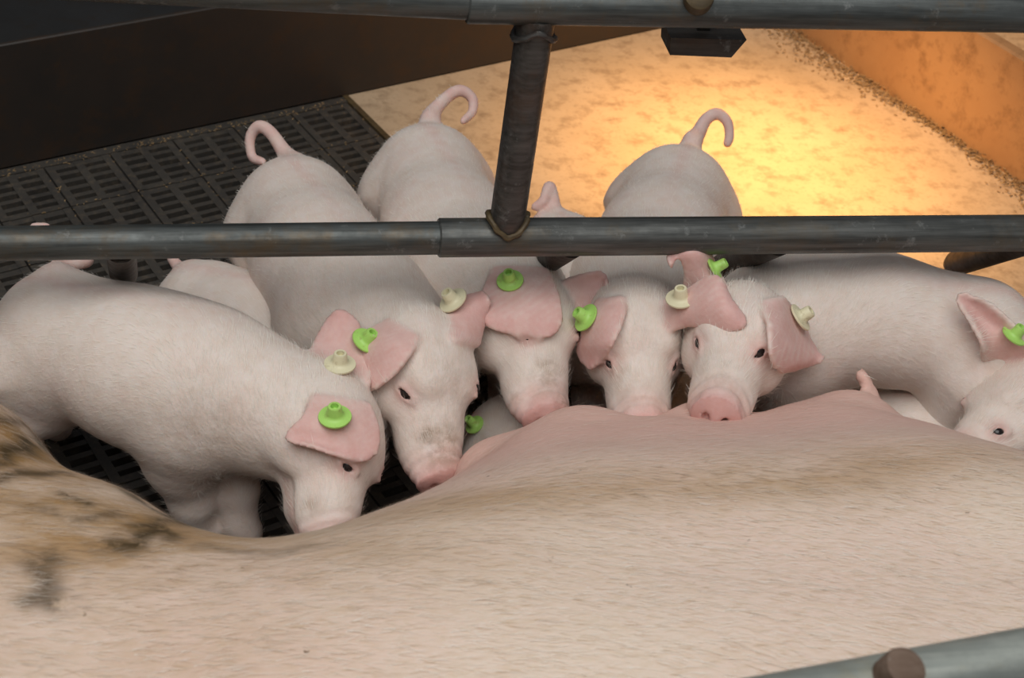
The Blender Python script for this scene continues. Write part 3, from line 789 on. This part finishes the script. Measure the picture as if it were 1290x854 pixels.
piglet('C', 'white piglet third from left, curly tail up, snout down on the udder',
    [(373, 272, .175, .080), (405, 335, .185, .078), (447, 395, .190, .083), (490, 420, .205, .072)],
    dict(c=(533, 460, .224), tip=(580, 592), up=(.66, .40, .64), s=.206),
    ears=[dict(rows=[((488, 410, .001), (520, 428, .001)), ((462, 422, .012), (511, 446, .012)), ((441, 446, .020), (492, 470, .016)), ((433, 466, .020), (468, 488, .018)), ((440, 485, .016), (452, 492, .014))], bulge=[.004, .008, .008, .006, 0]),
          dict(rows=[((572, 425, .002), (600, 430, .0)), ((574, 395, .004), (608, 400, .0)), ((588, 376, .004), (612, 380, .002)), ((598, 371, .004), (608, 371, .002))], bulge=[.006, .006, .002, 0])],
    tail=[(368, 205, .02), (357, 190, .03), (341, 167, .035), (326, 159, .04), (315, 174, .045), (318, 198, .04), (332, 204, .03)],
    tags=[(460, 432, (.50, .62, .6), 'g'), (573, 381, (-.5, .62, .6), 'c', .008)],
    eyes={1: (511, 496, -.75)}, dirt=[(560, 560, .02, .7), (535, 545, .01, .9), (580, 500, .02, .3)])
piglet('D', 'white piglet left of the post, green-tagged ear over its eye, muck on snout',
    [(540, 226, .175, .078), (564, 300, .180, .077), (608, 372, .190, .086), (640, 385, .205, .074)],
    dict(c=(663, 402, .230), tip=(707, 506), up=(.48, .50, .72), s=.208),
    ears=[dict(rows=[((626, 343, .000), (686, 344, .002)), ((613, 368, .010), (699, 374, .008)), ((611, 396, .018), (703, 404, .012)), ((612, 411, .020), (701, 423, .013))], bulge=[.004, .008, .008, .006]),
          dict(rows=[((716, 356, 0, .0), (735, 392, 0, .0)), ((735, 349, 0, .0), (748, 382, 0, .01)), ((755, 345, 0, .0), (763, 366, 0, .01)), ((762, 350, 0, .0), (764, 358, 0, .01))], bulge=[.0, -.006, -.006, 0])],
    tail=[(542, 150, .02), (548, 138, .03), (566, 120, .04), (581, 114, .045), (595, 124, .05), (595, 141, .045), (583, 153, .03)],
    tags=[(643, 356, (-.12, .62, .78), 'g', 0, .9)],
    eyes={1: (664, 424, -.3)}, dirt=[(712, 507, .009, 1.), (690, 470, .02, .5), (650, 490, .01, .4)])
piglet('F', 'white piglet right of the post, cream tag on the ear lapping its neighbour',
    [(851, 252, .175, .078), (832, 312, .185, .077), (806, 368, .195, .078), (800, 390, .205, .070)],
    dict(c=(799, 416, .238), tip=(812, 522), up=(.02, .45, .9), s=.200),
    ears=[dict(rows=[((755, 384, .002), (780, 380, .002)), ((740, 404, .014), (781, 398, .010)), ((732, 432, .020), (770, 428, .016)), ((731, 448, .018), (756, 450, .014)), ((742, 460, .014), (747, 460, .014))], bulge=[.004, .009, .009, .004, 0]),
          dict(rows=[((840, 386, .002), (844, 410, .002)), ((868, 368, 0, .064), (870, 405, 0, .070)), ((900, 352, 0, .084), (902, 412, 0, .092)), ((920, 380, 0, .098), (922, 413, 0, .102)), ((934, 398, 0, .102), (936, 409, 0, .104))], bulge=[.004, .010, .012, .006, 0])],
    tail=[(872, 178, .02), (880, 167, .03), (889, 151, .03), (903, 143, .03), (916, 153, .03), (919, 171, .03), (916, 182, .03)],
    tags=[(741, 402, (-.75, .45, .5), 'g', .002), (858, 379, (-.10, .75, .65), 'c')],
    eyes={1: (768, 457, -.75), -1: (848, 461, .7)}, dirt=[(775, 470, .012, .4), (810, 500, .02, .25)])
piglet('G', 'white piglet side-on at the right, facing us with its round pink snout on the udder',
    [(1226, 428, .222, .078), (1095, 400, .228, .073), (1000, 408, .215, .078), (960, 412, .212, .072)],
    dict(c=(932, 420, .272), tip=(908, 500), up=(.08, .72, .69), s=.20),
    ears=[dict(rows=[((868, 366, .012), (908, 362, .010)), ((868, 340, .030), (900, 338, .024)), ((860, 322, .036), (886, 316, .026)), ((847, 320, .036), (862, 315, .026)), ((845, 333, .044), (848, 326, .040))], bulge=[.004, .01, .008, .002, 0]),
          dict(rows=[((966, 386, .002), (986, 382, .002)), ((972, 412, .014), (1005, 400, .012)), ((973, 440, .020), (1018, 428, .016)), ((982, 462, .022), (1030, 446, .020)), ((990, 468, .022), (1037, 449, .022))], bulge=[.004, .010, .010, .006, .002])],
    tags=[(897, 340, (.8, .45, .35), 'g', -.002, .8), (1005, 402, (.75, .5, .4), 'c', .004)],
    eyes={-1: (957, 444, .75), 1: (880, 432, -.8)}, dirt=[(905, 470, .02, .3)], snout_pink=1.)
piglet('H', 'white piglet at the right edge, only its head with raised pink ear showing',
    [(1500, 470, .165, .078), (1420, 480, .175, .08), (1350, 500, .185, .08), (1310, 505, .195, .07)],
    dict(c=(1285, 515, .205), tip=(1172, 554), up=(.14, .95, -.25), s=.195),
    ears=[dict(rows=[((1248, 464, .0), (1298, 450, .0)), ((1241, 434, 0, .03), (1286, 428, 0, .03)), ((1226, 406, 0, .03), (1264, 404, 0, .03)), ((1213, 384, 0, .03), (1240, 384, 0, .03)), ((1211, 376, 0, .03), (1218, 376, 0, .03))], bulge=[.0, -.010, -.010, -.004, 0])],
    tags=[(1275, 426, (.45, .7, .55), 'g', .002, .9)],
    eyes={-1: (1258, 544, .1)}, dirt=[(1200, 560, .02, .4)])
piglet('B', 'piglet lying low on the black grating behind the leftmost one, only its back showing',
    [(262, 398, .095, .072), (310, 425, .100, .070), (360, 452, .095, .066), (400, 470, .075, .05)],
    dict(c=(430, 495, .062), tip=(470, 540), up=(.2, .8, .55), s=.16),
    tail=[(236, 345, .0), (224, 335, .02), (214, 322, .03)], legs='lie', hairn=3000, dirt=[])
piglet('E', 'small piglet hidden below the foot of the post, only curled tail and back seen',
    [(706, 330, .120, .070), (715, 365, .130, .068), (728, 400, .135, .068), (738, 425, .125, .058)],
    tail=[(694, 272, .0), (697, 255, .0), (692, 235, .0), (684, 254, -.01), (673, 261, -.01)], hairn=2500, legs='stand')
piglet('I', 'piglet lying in the lamp glow, just a sliver of back under the right-hand pipe',
    [(985, 372, .072, .056), (1030, 390, .072, .056), (1080, 405, .070, .055), (1110, 412, .062, .05)],
    legs='lie', hairn=1500)
piglet('J', 'shaded piglet under its neighbours, bit of pink head and green tag between two middle snouts',
    [(700, 600, .06, .055), (680, 580, .07, .055), (660, 565, .075, .055), (645, 556, .075, .05)],
    dict(c=(634, 552, .075), tip=(585, 585), up=(.1, .8, .6), s=.145), tags=[(600, 537, (-.5, .5, .6), 'g', 0, .7)], legs='lie', hairn=1500, snout_pink=1)
piglet('K', 'piglet wedged low at the right, patch of white flank seen past the bare teat',
    [(1240, 572, .085, .060), (1195, 564, .088, .060), (1145, 556, .088, .058), (1110, 548, .085, .05)],
    legs='lie', hairn=2000)
